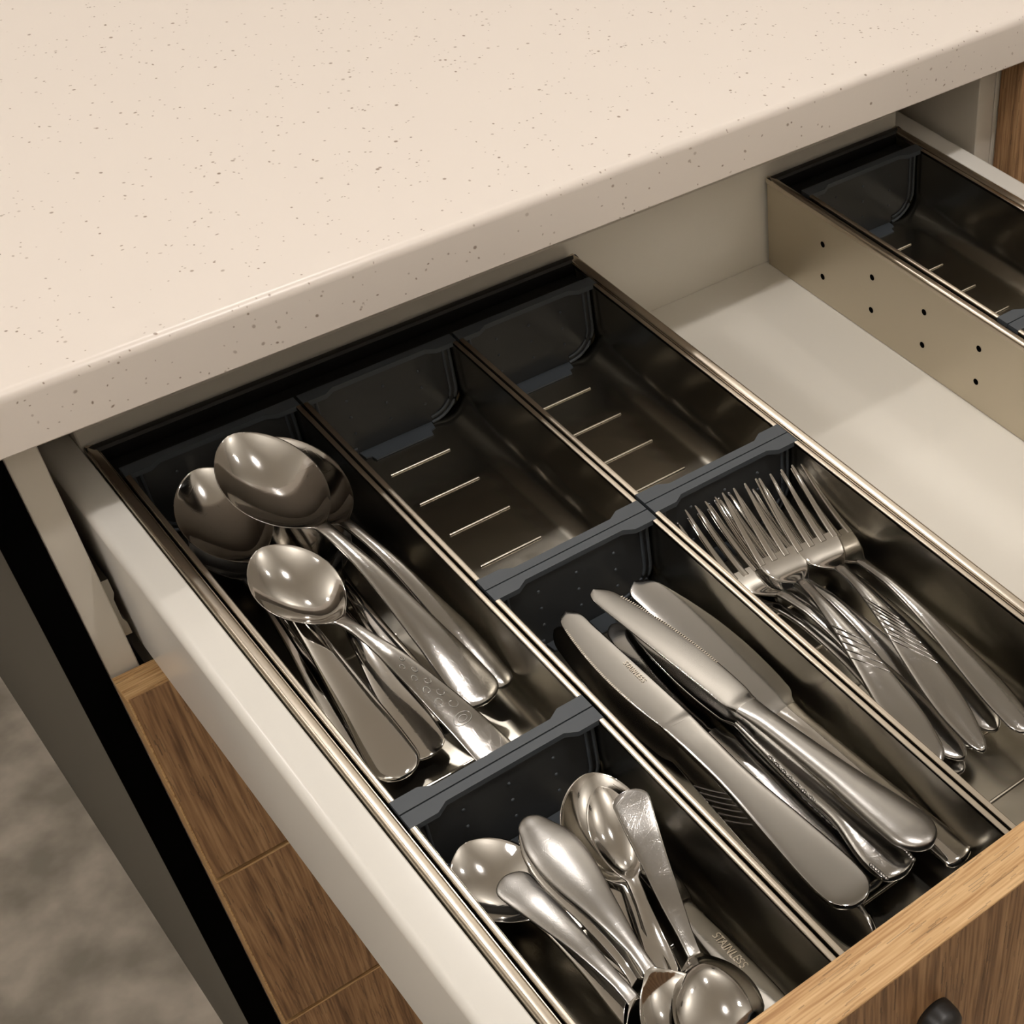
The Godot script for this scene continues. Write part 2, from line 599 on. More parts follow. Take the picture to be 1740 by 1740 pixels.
# ---------------------------------------------------------------- the open drawer
func build_drawer() -> void:
	var t := thing("open_drawer", "pulled out white drawer with an oak front, holding the cutlery trays", "drawer")
	var z0 := -0.018
	var z1 := 0.4985
	var p := PackedVector2Array([Vector2(-0.0188, -0.100), Vector2(-0.0008, -0.100), Vector2(-0.0008, -0.0025), Vector2(-0.0013, -0.0020)])
	p.append_array(arc(Vector2(-0.0138, -0.0070), 0.0050, 90, 180, 8))
	var st := mb()
	extrude(st, p, z0, z1)
	obj("side_panel", st, M.white, t)
	st = mb()
	extrude(st, p, z0, z1, Transform3D(Basis(Vector3(-1, 0, 0), Vector3(0, 1, 0), Vector3(0, 0, 1)), Vector3(0.5665, 0, 0)))
	obj("side_panel", st, M.white, t)
	st = mb()
	box(st, Vector3(-0.0007, -0.082, z0), Vector3(0.5672, 0.0080, -0.0030), 0.0008)
	obj("back_panel", st, M.white_inside, t)
	st = mb()
	box(st, Vector3(-0.0007, -0.082, -0.0029), Vector3(0.5672, -0.0662, z1), 0.0004)
	obj("bottom_panel", st, M.white_inside, t)
	var f := Node3D.new()
	var lo := Vector3(-0.0405, -0.1040, z1 + 0.0002)
	var hi := Vector3(0.6085, 0.0260, 0.5195)
	f.name = "drawer_front"
	t.add_child(f, true)
	front(f, lo, hi)
	var k := mb()
	var xf := Transform3D(Basis(Vector3(1, 0, 0), Vector3(0, 0, 1), Vector3(0, -1, 0)), Vector3(0.1245, -0.0235, hi.z - 0.0005))
	lathe(k, [Vector2(0.0005, 0.0), Vector2(0.0084, 0.0), Vector2(0.0086, 0.003), Vector2(0.0084, 0.0075), Vector2(0.0076, 0.0100), Vector2(0.0058, 0.0116), Vector2(0.0030, 0.0125), Vector2(0.0005, 0.0128)], xf, 32)
	obj("knob", k, M.knob, t)

# ---------------------------------------------------------------- trays
const DEEP := 0.050    # inside depth of a tray

func u_path(hw: float, deep: float, r: float, n := 7) -> PackedVector2Array:   # left rim, round the bottom, right rim
	var out := PackedVector2Array([Vector2(-hw, 0)])
	out.append_array(arc(Vector2(-hw + r, -deep + r), r, 180, 270, n))
	out.append_array(arc(Vector2(hw - r, -deep + r), r, 270, 360, n))
	out.append(Vector2(hw, 0))
	return out

func frame(t: Node3D, x0: float, x1: float, z1: float, holes: bool) -> void:
	var r := 0.0030
	var y0 := -0.0657
	for s in [0, 1]:
		var bx := x0 if s == 0 else x1
		var d := 1.0 if s == 0 else -1.0
		var wall := PackedVector2Array([Vector2(0.0002, y0), Vector2(0.0014, y0), Vector2(0.0014, -0.004), Vector2(0.0002, -0.004)])
		var bar := PackedVector2Array([Vector2(0.0, -0.0042), Vector2(0.0062, -0.0042), Vector2(0.0062, -0.0018)])
		bar.append_array(arc(Vector2(0.0046, -0.0018), 0.0012, 0, 80, 4))
		bar.append_array(arc(Vector2(0.0020, -0.0020), 0.0020, 90, 180, 6))
		var xf := Transform3D(Basis(Vector3(d, 0, 0), Vector3(0, 1, 0), Vector3(0, 0, 1)), Vector3(bx, 0, 0))
		var st := mb()
		extrude(st, wall, 0.001, z1, xf)
		obj("side_wall", st, M.frame, t)
		st = mb()
		extrude(st, bar, 0.0, z1, xf)
		obj("rim", st, M.rim, t)
		if holes:
			st = mb()
			for k in 9:
				for y in [-0.0224, -0.0469]:
					var c := Transform3D(Basis(Vector3(0, -1, 0), Vector3(1, 0, 0), Vector3(0, 0, 1)), Vector3(bx + 0.0002 * d, y, 0.0590 + 0.0493 * k))
					if d < 0: c.basis = Basis(Vector3(0, 1, 0), Vector3(-1, 0, 0), Vector3(0, 0, 1))
					lathe(st, [Vector2(0.0002, 0.0008), Vector2(0.0021, 0.0008), Vector2(0.0021, -0.00012), Vector2(0.0002, -0.00012)], c, 14)
			var o := obj("punched_holes", st, M.dark_gap, t)
			o.set_meta("kind", "stuff")
	var st2 := mb()
	box(st2, Vector3(x0 + 0.001, y0, 0.0), Vector3(x1 - 0.001, -0.0042, 0.0012), 0.0003)
	obj("back_wall", st2, M.black_plastic, t)
	st2 = mb()
	var prof := PackedVector2Array([Vector2(0.0, -0.0042), Vector2(0.0062, -0.0042), Vector2(0.0062, -0.0018), Vector2(0.0050, -0.0004), Vector2(0.0020, 0.0), Vector2(0.0006, -0.0006), Vector2(0.0, -0.0020)])
	extrude(st2, prof, x0 + 0.0004, x1 - 0.0004, Transform3D(Basis(Vector3(0, 0, 1), Vector3(0, 1, 0), Vector3(1, 0, 0)), Vector3.ZERO))
	obj("back_rim", st2, M.black_plastic, t)
	st2 = mb()
	box(st2, Vector3(x0 + 0.0068, -0.030, 0.0066), Vector3(x1 - 0.0068, -0.0085, 0.0262), 0.001)
	obj("filler_strip", st2, M.black_plastic, t)

func end_cap(t: Node3D, hw: float, zi: float, out: float) -> void:
	# grey plastic end of a tray: zi is its inner face, out the direction (in z) away from the tray's inside
	var c := Node3D.new()
	c.name = "end_cap"
	t.add_child(c, true)
	var xf := Transform3D(Basis(Vector3(1, 0, 0), Vector3(0, 1, 0), Vector3(0, 0, out)), Vector3(0, 0, zi))
	var st := mb()
	var r := 0.0205
	var plate := u_path(hw - 0.0004, DEEP - 0.0004, r, 8)
	extrude(st, plate, 0.0004, 0.0022, xf)
	obj("plate", st, M.plastic_panel, c)
	# raised double border along the sides and round the corners
	for k in [[0.0016, 0.0010], [0.0052, 0.0009]]:
		for s in [-1, 1]:
			st = mb()
			var path := []
			for q in u_path(hw - k[0], DEEP - k[0] + 0.001, r - k[0], 8):
				if q.x * s > hw * 0.30: path.append(xf * Vector3(q.x, minf(q.y, -0.003), 0.0))
			tube(st, path, k[1], 8)
			obj("border", st, M.plastic, c)
	# 3 x 3 small bumps
	st = mb()
	for i in 3:
		for j in 3:
			var b := Transform3D(Basis(Vector3(1, 0, 0), Vector3(0, 0, -out), Vector3(0, 1, 0)), xf * Vector3((i - 1) * hw * 0.50, -0.0125 - 0.0115 * j, 0.0005))
			lathe(st, [Vector2(0.0009, 0.0), Vector2(0.0008, 0.0004), Vector2(0.0005, 0.0007), Vector2(0.0001, 0.0008)], b, 10)
	var o := obj("bumps", st, M.plastic, c)
	o.set_meta("kind", "stuff")
	# the top flange, wider at its ends
	st = mb()
	var w := hw + 0.0026
	var f := PackedVector2Array([Vector2(-w, -0.0042), Vector2(-w + 0.013, -0.0042), Vector2(-w + 0.0185, -0.0008), Vector2(w - 0.0185, -0.0008), Vector2(w - 0.013, -0.0042), Vector2(w, -0.0042), Vector2(w, 0.0042), Vector2(-w, 0.0042)])
	extrude(st, f, -0.0026, 0.0004, Transform3D(Basis(Vector3(1, 0, 0), Vector3(0, 0, out), Vector3(0, 1, 0)), Vector3(0, 0, zi)))
	obj("top_flange", st, M.plastic, c)
	# the foot that grips the tray's floor
	st = mb()
	var g := PackedVector2Array([Vector2(-hw * 0.52, 0), Vector2(-hw * 0.50, -0.0062), Vector2(-hw * 0.43, -0.0072), Vector2(-hw * 0.41, -0.0112), Vector2(hw * 0.41, -0.0112), Vector2(hw * 0.43, -0.0072), Vector2(hw * 0.50, -0.0062), Vector2(hw * 0.52, 0)])
	extrude(st, g, -DEEP + 0.0002, -DEEP + 0.0012, Transform3D(Basis(Vector3(1, 0, 0), Vector3(0, 0, out), Vector3(0, 1, 0)), Vector3(0, 0, zi)))
	obj("foot", st, M.plastic, c)

func tray(label: String, x0: float, x1: float, z0: float, z1: float, first_slot: float) -> void:
	# one steel trough between two plastic end caps; x0..x1 are the outer edges of its folded rims
	var hw := (x1 - x0) / 2.0 - 0.0030
	var t := thing("cutlery_tray", label, "cutlery tray", Vector3((x0 + x1) / 2.0, -0.0006, 0.0), "steel cutlery trays in the left frame")
	var a := u_path(hw, DEEP, 0.0150, 9)
	var b := u_path(hw + 0.0008, DEEP + 0.0008, 0.0158, 9)
	b.reverse()
	var ring := a.duplicate()
	ring.append_array(b)
	var st := mb()
	extrude(st, ring, z0 + 0.003, z1 - 0.003)
	obj("trough", st, M.tray, t)
	for s in [-1, 1]:
		var lip := PackedVector2Array([Vector2(hw, -0.0016), Vector2(hw + 0.0029, -0.0016), Vector2(hw + 0.0029, -0.0005)])
		lip.append_array(arc(Vector2(hw + 0.0021, -0.0004), 0.0008, 0, 90, 4))
		lip.append_array(arc(Vector2(hw + 0.0006, -0.0002), 0.0006, 90, 180, 4))
		st = mb()
		extrude(st, lip, z0 + 0.0085, z1 - 0.0085, Transform3D(Basis(Vector3(s, 0, 0), Vector3(0, 1, 0), Vector3(0, 0, 1)), Vector3.ZERO))
		obj("folded_rim", st, M.rim, t)
	end_cap(t, hw, z0 + 0.0042, -1.0)
	end_cap(t, hw, z1 - 0.0042, 1.0)
	var z := first_slot
	while z < z1 - 0.012:
		var h := 0.0186
		var path := []
		for k in 12: path.append(Vector3(-h + 2.0 * h * k / 11.0, -DEEP + 0.0001, z))
		st = mb()
		tube(st, path, 0.0010, 8)
		obj("slot_ridge", st, M.slot, t)
		z += 0.0322

func build_trays() -> void:
	var t := thing("tray_frame", "wide steel frame around three rows of cutlery trays", "tray frame")
	frame(t, 0.0, 0.3, 0.4955, false)
	t = thing("tray_frame", "narrow steel frame with punched holes at the right of the drawer", "tray frame")
	frame(t, 0.4490, 0.5655, 0.4955, true)
	tray("long steel tray with tablespoons, left row under the worktop", 0.0072, 0.1030, 0.0275, 0.3162, 0.0442)
	tray("short steel tray with teaspoons, left row beside the drawer front", 0.0072, 0.1030, 0.3170, 0.4950, 0.3480)
	tray("empty steel tray in the middle row", 0.1040, 0.1980, 0.0275, 0.2226, 0.0597)
	tray("steel tray full of knives", 0.1040, 0.1980, 0.2234, 0.4950, 0.2560)
	tray("empty steel tray in the right row behind the forks", 0.1990, 0.2926, 0.0275, 0.2186, 0.0612)
	tray("steel tray holding the forks", 0.1990, 0.2926, 0.2194, 0.4950, 0.2520)
	tray("empty steel tray at the back of the narrow right frame", 0.4568, 0.5582, 0.0275, 0.2206, 0.0612)
	tray("empty steel tray at the front of the narrow right frame", 0.4568, 0.5582, 0.2214, 0.4950, 0.2540)

# ---------------------------------------------------------------- cutlery
func curve(pts: Array, s: float) -> float:   # smooth interpolation through (position, value)
	var n := pts.size()
	if s <= pts[0][0]: return pts[0][1]
	if s >= pts[n - 1][0]: return pts[n - 1][1]
	for i in n - 1:
		if s <= pts[i + 1][0]:
			var t := inverse_lerp(pts[i][0], pts[i + 1][0], s)
			var a: float = pts[maxi(i - 1, 0)][1]
			var d: float = pts[mini(i + 2, n - 1)][1]
			return cubic_interpolate(pts[i][1], pts[i + 1][1], a, d, t)
	return 0.0

func smax(a: float, b: float, k: float) -> float:
	var h := clampf(0.5 + 0.5 * (a - b) / k, 0.0, 1.0)
	return lerpf(b, a, h) + k * h * (1.0 - h)

func ring(s: float, wl: float, wr: float, y: float, dish: float, th: float, flat: float, n := 26) -> PackedVector3Array:
	# closed section across the length: dish > 0 is hollow, < 0 crowned; flat 0.5 is a plate, 1 an ellipse
	var out := PackedVector3Array()
	for i in n:
		var a := TAU * i / n
		var u := cos(a)
		var v := sin(a)
		var x := u * (wr if u > 0 else wl)
		out.append(Vector3(x, y - dish * (1.0 - u * u) + signf(v) * pow(absf(v), flat) * th / 2.0, s))
	return out

func spaced(a: float, b: float, n: int) -> Array:
	var out := []
	for i in n + 1: out.append(lerpf(a, b, (1.0 - cos(PI * i / n)) / 2.0))
	return out

func round_end(s: float, l: float, r: float) -> float:
	return sqrt(maxf(1.0 - pow(maxf(0.0, (s - (l - r)) / r), 2.0), 0.0004))

func spoon(t: Node3D, d: Dictionary) -> void:
	var l: float = d.l
	var bl: float = d.bowl
	var hw: float = d.hw
	var width := func(s: float) -> float:
		var q := clampf(s / bl, 0.0, 1.0)
		var wb := hw * pow(maxf(sin(PI * pow(q, 0.88)), 0.0), 0.60) if s < bl else 0.0
		var wh: float = curve(d.handle, s / l) * round_end(s, l, d.tip)
		if s < bl * 0.5: return maxf(wb, 0.00025)
		return maxf(smax(wb, wh, 0.0045) if s < bl * 1.2 else wh, 0.00025)
	var section := func(s: float) -> PackedVector3Array:
		var q := clampf(s / bl, 0.0, 1.0)
		var dish: float = d.depth * pow(maxf(1.0 - pow(2.0 * q - 1.0, 2.0), 0.0), 0.85)
		var f := smoothstep(bl * 0.86, bl * 1.15, s)
		var w: float = width.call(s)
		var th := lerpf(0.0013, d.thick, f) * lerpf(1.0, 0.55, smoothstep(0.8, 1.0, s / l))
		return ring(s, w, w, curve(d.arch, s / l), lerpf(dish, -d.crown * minf(w / 0.008, 1.0), f), minf(th, w * 1.6), lerpf(0.45, d.get("flat", 0.5), f))
	var st := mb()
	var rs := []
	for s in spaced(0.0002, bl * 1.02, 30): rs.append(section.call(s))
	loft(st, rs)
	obj("bowl", st, d.m, t)
	st = mb()
	rs = []
	for s in spaced(bl * 1.02, l, 34): rs.append(section.call(s))
	loft(st, rs)
	obj("handle", st, d.get("m2", d.m), t)

func fork(t: Node3D, d: Dictionary) -> void:
	var l: float = d.l
	var tl := l * 0.205
	var hl := l * 0.335
	var arch := func(s: float) -> float: return curve(d.arch, s / l)
	var st: SurfaceTool
	for i in 4:
		var rs := []
		var c: float = (i - 1.5) * d.hw * 0.54
		for s in spaced(0.0, tl + 0.004, 20):
			var q: float = s / tl
			var w := lerpf(0.0006, d.hw * 0.155, pow(clampf(q, 0, 1), 0.6))
			var r := ring(s, w, w, arch.call(s), 0.0, lerpf(0.0009, 0.0021, minf(q, 1.0)), 0.6, 12)
			var cc: float = c * lerpf(0.94, 1.0, q)
			for k in r.size(): r[k].x += cc
			rs.append(r)
		st = mb()
		loft(st, rs)
		obj("tine", st, d.m, t)
	var head := []
	for s in spaced(tl, hl, 18):
		var q := inverse_lerp(tl, hl, s)
		var w: float = d.hw * 0.965 * pow(maxf(1.0 - pow(q, 2.1), 0.0), 0.62)
		w = smax(w, curve(d.handle, s / l), 0.003)
		head.append(ring(s, w, w, arch.call(s), lerpf(0.0006, 0.0012, q) * (1.0 - q), 0.0021, 0.5))
	st = mb()
	loft(st, head)
	obj("head", st, d.m, t)
	var rs2 := []
	for s in spaced(hl, l, 34):
		var w: float = maxf(curve(d.handle, s / l) * round_end(s, l, d.tip), 0.0003)
		rs2.append(ring(s, w, w, arch.call(s), -d.crown * minf(w / 0.008, 1.0), minf(d.thick, w * 1.6), 0.7))
	st = mb()
	loft(st, rs2)
	obj("handle", st, d.get("m2", d.m), t)

func knife(t: Node3D, d: Dictionary) -> void:
	var l: float = d.l
	var bl: float = d.blade
	var rs := []
	for s in spaced(0.0, bl, 34):
		var q: float = s / bl
		var end := sqrt(maxf(1.0 - pow(maxf(0.0, 1.0 - q / 0.075), 2.0), 0.0005))
		var belly: float = d.hw * (1.05 * pow(sin(PI * clampf(0.12 + 0.70 * q, 0.0, 1.0)), 0.7)) * end
		var back: float = d.hw * lerpf(0.52, 0.78, q) * end
		var f := smoothstep(0.93, 1.0, q)
		var hs: float = curve(d.handle, bl / l)
		belly = lerpf(belly, hs, f)
		back = lerpf(back, hs, f)
		var wl := belly if d.get("left_edge", true) else back
		var wr := back if d.get("left_edge", true) else belly
		rs.append(ring(s, maxf(wl, 0.0003), maxf(wr, 0.0003), curve(d.arch, s / l), -0.00015, lerpf(0.0012, 0.0022, f), 0.16, 34))
	var st := mb()
	loft(st, rs)
	obj("blade", st, M.blade, t)
	if d.get("teeth", false):
		st = mb()
		for k in 46:
			var s: float = bl * lerpf(0.12, 0.72, k / 45.0)
			var q: float = s / bl
			var belly: float = d.hw * (1.05 * pow(sin(PI * (0.12 + 0.70 * q)), 0.7))
			var x := -belly + 0.0006 if d.get("left_edge", true) else belly - 0.0006
			box(st, Vector3(x - 0.0007, curve(d.arch, q * bl / l) - 0.0006, s - 0.0003), Vector3(x + 0.0007, curve(d.arch, q * bl / l) + 0.0008, s + 0.0003), 0.0002)
		var o := obj("serrated_edge", st, M.slot, t)
		o.set_meta("kind", "stuff")
	rs = []
	for s in spaced(bl, l, 36):
		var w: float = maxf(curve(d.handle, s / l) * round_end(s, l, d.tip), 0.0003)
		var th: float = curve(d.body, s / l) * sqrt(round_end(s, l, d.tip))
		rs.append(ring(s, w, w, curve(d.arch, s / l), 0.0, minf(th, w * 1.9), d.get("flat", 0.8)))
	st = mb()
	loft(st, rs)
	obj("handle", st, d.m2, t)

func grooves(t: Node3D, d: Dictionary, s0: float, s1: float, n: int, lean: float, m: Material) -> void:   # slanting raised lines on a handle
	var st := mb()
	for k in n:
		var s := lerpf(s0, s1, (k + 0.5) / n)
		var path := []
		for i in 9:
			var q := i / 8.0
			var ss: float = (s + lean * (q - 0.5)) * d.l
			var w: float = curve(d.handle, ss / d.l)
			var u := lerpf(-0.86, 0.86, q)
			var top: float = curve(d.arch, ss / d.l) + (d.get("crown", 0.0) * (1.0 - u * u) + d.get("thick", 0.0) * 0.5 * pow(sqrt(1.0 - u * u), 0.7) if d.has("thick") else curve(d.body, ss / d.l) * 0.5 * pow(sqrt(1.0 - u * u), d.get("flat", 0.8)))
			path.append(Vector3(u * w, top + 0.00005, ss))
		tube(st, path, 0.00042, 6)
	obj("engraved_lines", st, m, t)

func beads(t: Node3D, d: Dictionary, s0: float, s1: float, m: Material) -> void:   # relief of beads and scrolls down a handle
	var st := mb()
	for k in 26:
		var q := k / 25.0
		var ss: float = lerpf(s0, s1, q) * d.l
		var w: float = curve(d.handle, ss / d.l)
		for u in [-0.82, 0.82]:
			var top: float = curve(d.arch, ss / d.l) + (d.get("crown", 0.0) * (1.0 - u * u) + d.thick * 0.5 * pow(sqrt(1.0 - u * u), 0.7) if d.has("thick") else curve(d.body, ss / d.l) * 0.5 * pow(sqrt(1.0 - u * u), d.get("flat", 0.8)))
			var r := 0.0007 + 0.0003 * sin(k * 1.7)
			lathe(st, [Vector2(r, -r * 0.3), Vector2(r * 0.8, r * 0.4), Vector2(r * 0.1, r * 0.75)], Transform3D(Basis.IDENTITY, Vector3(u * w, top, ss)), 8)
	obj("beaded_ornament", st, m, t)

func scrolls(t: Node3D, d: Dictionary, s0: float, s1: float, m: Material) -> void:   # a stamped rosette and a winding tendril on a handle
	var st := mb()
	var at := func(u: float, ss: float) -> Vector3:
		return Vector3(u * curve(d.handle, ss / d.l), curve(d.arch, ss / d.l) + d.crown * (1.0 - u * u) + d.thick * 0.5 * pow(sqrt(maxf(1.0 - u * u, 0.0)), 0.7) + 0.0001, ss)
	for c in [[0.0, 0.55], [0.0, 0.28]]:
		var path := []
		for k in 19:
			var a := TAU * k / 18.0
			path.append(at.call(c[1] * cos(a), s1 * d.l + 0.0055 * c[1] * sin(a)))
		tube(st, path, 0.00022, 6)
	for k in 9:
		var q := k / 8.0
		var side := 0.26 if k % 2 == 0 else -0.26
		var path := []
		for i in 15:
			var a := (TAU * 0.86) * i / 14.0 + (0.0 if side > 0 else PI)
			var r := lerpf(0.20, 0.30, q) * lerpf(1.0, 0.45, i / 14.0)
			path.append(at.call(side + r * cos(a), lerpf(s0, s1 - 0.05, q) * d.l + 0.0048 * r * 2.0 * sin(a)))
		tube(st, path, 0.00020, 6)
	obj("stamped_scrolls", st, m, t)

func lettering(t: Node3D, words: String, at: Vector3, height: float, turn: float, m: Material) -> void:
	var tm := TextMesh.new()
	var f := SystemFont.new()
	f.font_names = PackedStringArray(["Droid Sans"])
	tm.font = f
	tm.text = words
	tm.font_size = 32
	tm.pixel_size = height / 24.0
	tm.depth = 0.00025
	var o := MeshInstance3D.new()
	o.name = "stamped_lettering"
	o.mesh = tm
	o.material_override = m
	o.transform = Transform3D(Basis(Vector3.UP, turn) * Basis(Vector3.RIGHT, -PI / 2), at)
	t.add_child(o, true)

func lay(called: String, label: String, category: String, group: String, tip: Vector3, towards: Vector3, roll := 0.0) -> Node3D:
	var t := thing(called, label, category, tip, group)
	var z := (towards - tip).normalized()
	var x := Vector3.UP.cross(z).normalized()
	t.basis = Basis(x, z.cross(x), z) * Basis(Vector3.BACK, deg_to_rad(roll))
	return t

func lay_back(called: String, label: String, category: String, group: String, end: Vector3, towards: Vector3, l: float, roll := 0.0) -> Node3D:   # given by its handle's end
	return lay(called, label, category, group, end + (towards - end).normalized() * l, end, roll)

func build_cutlery() -> void:
	var sp := "spoons in the left back tray"
	var kn := "knives in the middle tray"
	var fk := "forks in the right tray"
	var ts := "small cutlery in the left front tray"
	var arch := [[0.0, 0.002], [0.14, 0.0], [0.28, 0.0005], [0.40, 0.006], [0.55, 0.0095], [0.80, 0.006], [1.0, 0.0]]
	var wide := [[0.28, 0.0048], [0.40, 0.0036], [0.55, 0.0046], [0.80, 0.0086], [0.94, 0.0112], [1.0, 0.0108]]
	var slim := [[0.28, 0.0044], [0.40, 0.0032], [0.60, 0.0042], [0.85, 0.0072], [1.0, 0.0066]]
	# ---------------- tablespoons
	var d := {"l": 0.200, "bowl": 0.073, "hw": 0.0236, "depth": 0.0105, "thick": 0.0030, "crown": 0.0012, "tip": 0.008, "handle": wide, "arch": arch, "m": M.polished, "m2": M.worn}
	spoon(lay("spoon", "large tablespoon lying uppermost, its shiny bowl facing up just in front of the worktop", "spoon", sp, Vector3(0.0552, 0.0200, 0.0666), Vector3(0.0794, -0.0330, 0.2617), -3.0), d)
	d = {"l": 0.196, "bowl": 0.071, "hw": 0.0226, "depth": 0.0105, "thick": 0.0030, "crown": 0.0016, "tip": 0.006, "handle": slim, "arch": arch, "m": M.polished, "m2": M.worn}
	spoon(lay("spoon", "tablespoon nested under the uppermost one, rim and slim rounded handle showing on its right", "spoon", sp, Vector3(0.0692, 0.0060, 0.0605), Vector3(0.0931, -0.0370, 0.2460), -2.0), d)
	d = {"l": 0.218, "bowl": 0.069, "hw": 0.0222, "depth": 0.0105, "thick": 0.0032, "crown": 0.0010, "tip": 0.009, "handle": wide, "arch": arch, "m": M.polished}
	spoon(lay("spoon", "large spoon with the leftmost bowl, wide plain handle end beside the left tray wall", "spoon", sp, Vector3(0.0372, -0.0040, 0.0502), Vector3(0.0302, -0.0430, 0.2624), 3.0), d)
	d = {"l": 0.172, "bowl": 0.056, "hw": 0.0195, "depth": 0.0085, "thick": 0.0022, "crown": 0.0006, "tip": 0.004, "handle": [[0.28, 0.0044], [0.38, 0.0030], [0.55, 0.0052], [0.80, 0.0084], [1.0, 0.0098]], "arch": arch, "m": M.polished, "m2": M.worn}
	var t := lay("spoon", "medium spoon with a scroll stamped handle reaching the grey divider", "spoon", sp, Vector3(0.0331, 0.0040, 0.1355), Vector3(0.0653, -0.0340, 0.2849), 0.0)
	spoon(t, d)
	scrolls(t, d, 0.56, 0.80, M.satin)
	d = {"l": 0.180, "bowl": 0.058, "hw": 0.0195, "depth": 0.0080, "thick": 0.0024, "crown": 0.0006, "tip": 0.009, "handle": wide, "arch": arch, "m": M.polished, "m2": M.polished}
	spoon(lay("spoon", "spoon whose flat plain round ended handle shows beneath the scroll stamped handle", "spoon", sp, Vector3(0.0617, -0.0310, 0.0823), Vector3(0.0460, -0.0420, 0.2452)), d)
	d = {"l": 0.176, "bowl": 0.055, "hw": 0.0190, "depth": 0.0075, "thick": 0.0022, "crown": 0.0006, "tip": 0.009, "handle": wide, "arch": [[0.0, 0.001], [0.14, 0.0], [0.28, 0.0], [0.40, 0.003], [0.55, 0.004], [1.0, 0.0]], "m": M.polished}
	spoon(lay("spoon", "lowest spoon, only its curved handle tip showing between two plain handle ends", "spoon", sp, Vector3(0.0732, -0.0390, 0.0680), Vector3(0.0595, -0.0450, 0.2379)), d)
	d = {"l": 0.206, "bowl": 0.060, "hw": 0.0180, "depth": 0.0070, "thick": 0.0024, "crown": 0.0010, "tip": 0.006, "handle": slim, "arch": [[0.0, 0.001], [0.14, 0.0], [0.28, 0.0], [0.40, 0.003], [0.55, 0.004], [1.0, 0.0]], "m": M.polished}
	spoon(lay("spoon", "slim spoon at the bottom against the left tray wall, in deep shadow", "spoon", sp, Vector3(0.0374, -0.0360, 0.0420), Vector3(0.0220, -0.0440, 0.2325)), d)

	# ---------------- knives
	var karch := [[0.0, 0.0], [0.3, 0.0], [0.5, 0.0], [1.0, 0.0]]
	d = {"l": 0.222, "blade": 0.108, "hw": 0.0105, "left_edge": false, "teeth": true, "arch": karch, "tip": 0.013, "handle": [[0.47, 0.0066], [0.55, 0.0060], [0.75, 0.0078], [0.92, 0.0112], [1.0, 0.0110]], "body": [[0.47, 0.0030], [0.55, 0.0058], [0.80, 0.0076], [0.93, 0.0086], [1.0, 0.008]], "m2": M.satin}
	knife(lay("table_knife", "uppermost knife with a serrated blade and a fat bright teardrop handle", "knife", kn, Vector3(0.1497, -0.0120, 0.2443), Vector3(0.1732, -0.0120, 0.4611), -8.0), d)
	d = {"l": 0.228, "blade": 0.112, "hw": 0.0138, "left_edge": false, "arch": karch, "tip": 0.004, "handle": [[0.47, 0.0068], [0.55, 0.0058], [0.75, 0.0064], [0.95, 0.0076], [1.0, 0.0074]], "body": [[0.47, 0.0030], [0.55, 0.0050], [0.80, 0.0060], [1.0, 0.0056]], "m2": M.polished}
	knife(lay("table_knife", "broad bladed knife below the uppermost one, against the right tray wall", "knife", kn, Vector3(0.1735, -0.0220, 0.2435), Vector3(0.1889, -0.0310, 0.4660), 2.0), d)
	d = {"l": 0.222, "blade": 0.094, "hw": 0.0102, "left_edge": true, "teeth": true, "arch": karch, "tip": 0.010, "handle": [[0.42, 0.0078], [0.50, 0.0074], [0.62, 0.0074], [0.78, 0.0100], [0.92, 0.0118], [1.0, 0.0104]], "body": [[0.42, 0.0024], [0.50, 0.0034], [0.80, 0.0042], [1.0, 0.0042]], "flat": 0.2, "m2": M.blade}
	t = lay("table_knife", "plain flat knife with lettering on its dark shiny blade and a broad flat handle", "knife", kn, Vector3(0.1335, -0.0180, 0.2433), Vector3(0.1336, -0.0170, 0.4623), -4.0)
	knife(t, d)
	lettering(t, "STAINLESS", Vector3(0.0030, 0.0011, 0.0545), 0.0026, -PI / 2, M.slot)
	d = {"l": 0.232, "blade": 0.100, "hw": 0.0098, "left_edge": true, "arch": karch, "tip": 0.012, "handle": [[0.42, 0.0052], [0.50, 0.0066], [0.70, 0.0096], [0.90, 0.0104], [1.0, 0.0080]], "body": [[0.42, 0.0030], [0.50, 0.0042], [0.80, 0.0050], [1.0, 0.0044]], "flat": 0.25, "m2": M.blade}
	t = lay("table_knife", "leftmost knife, blade tilted on edge by the tray wall, fan of lines on its handle", "knife", kn, Vector3(0.1258, -0.0240, 0.2445), Vector3(0.1319, -0.0340, 0.4697), 52.0)
	knife(t, d)
	grooves(t, d, 0.54, 0.66, 6, 0.10, M.satin)
	d = {"l": 0.206, "blade": 0.090, "hw": 0.0092, "left_edge": true, "arch": karch, "tip": 0.003, "handle": [[0.43, 0.0060], [0.46, 0.0068], [0.55, 0.0062], [0.80, 0.0072], [0.95, 0.0078], [1.0, 0.0076]], "body": [[0.43, 0.0046], [0.50, 0.0056], [1.0, 0.0056]], "flat": 0.6, "m2": M.worn}
	t = lay("table_knife", "narrow ribbed handled knife beside the flat handled knife, square cut end", "knife", kn, Vector3(0.1547, -0.0360, 0.2490), Vector3(0.1507, -0.0330, 0.4602))
	knife(t, d)
	beads(t, d, 0.72, 0.86, M.satin)
	d = {"l": 0.212, "blade": 0.096, "hw": 0.0092, "left_edge": true, "arch": karch, "tip": 0.006, "handle": [[0.43, 0.0044], [0.52, 0.0052], [0.70, 0.0062], [0.80, 0.0058], [0.92, 0.0100], [1.0, 0.0092]], "body": [[0.43, 0.0044], [0.60, 0.0060], [0.92, 0.0066], [1.0, 0.0056]], "flat": 0.75, "m2": M.worn}
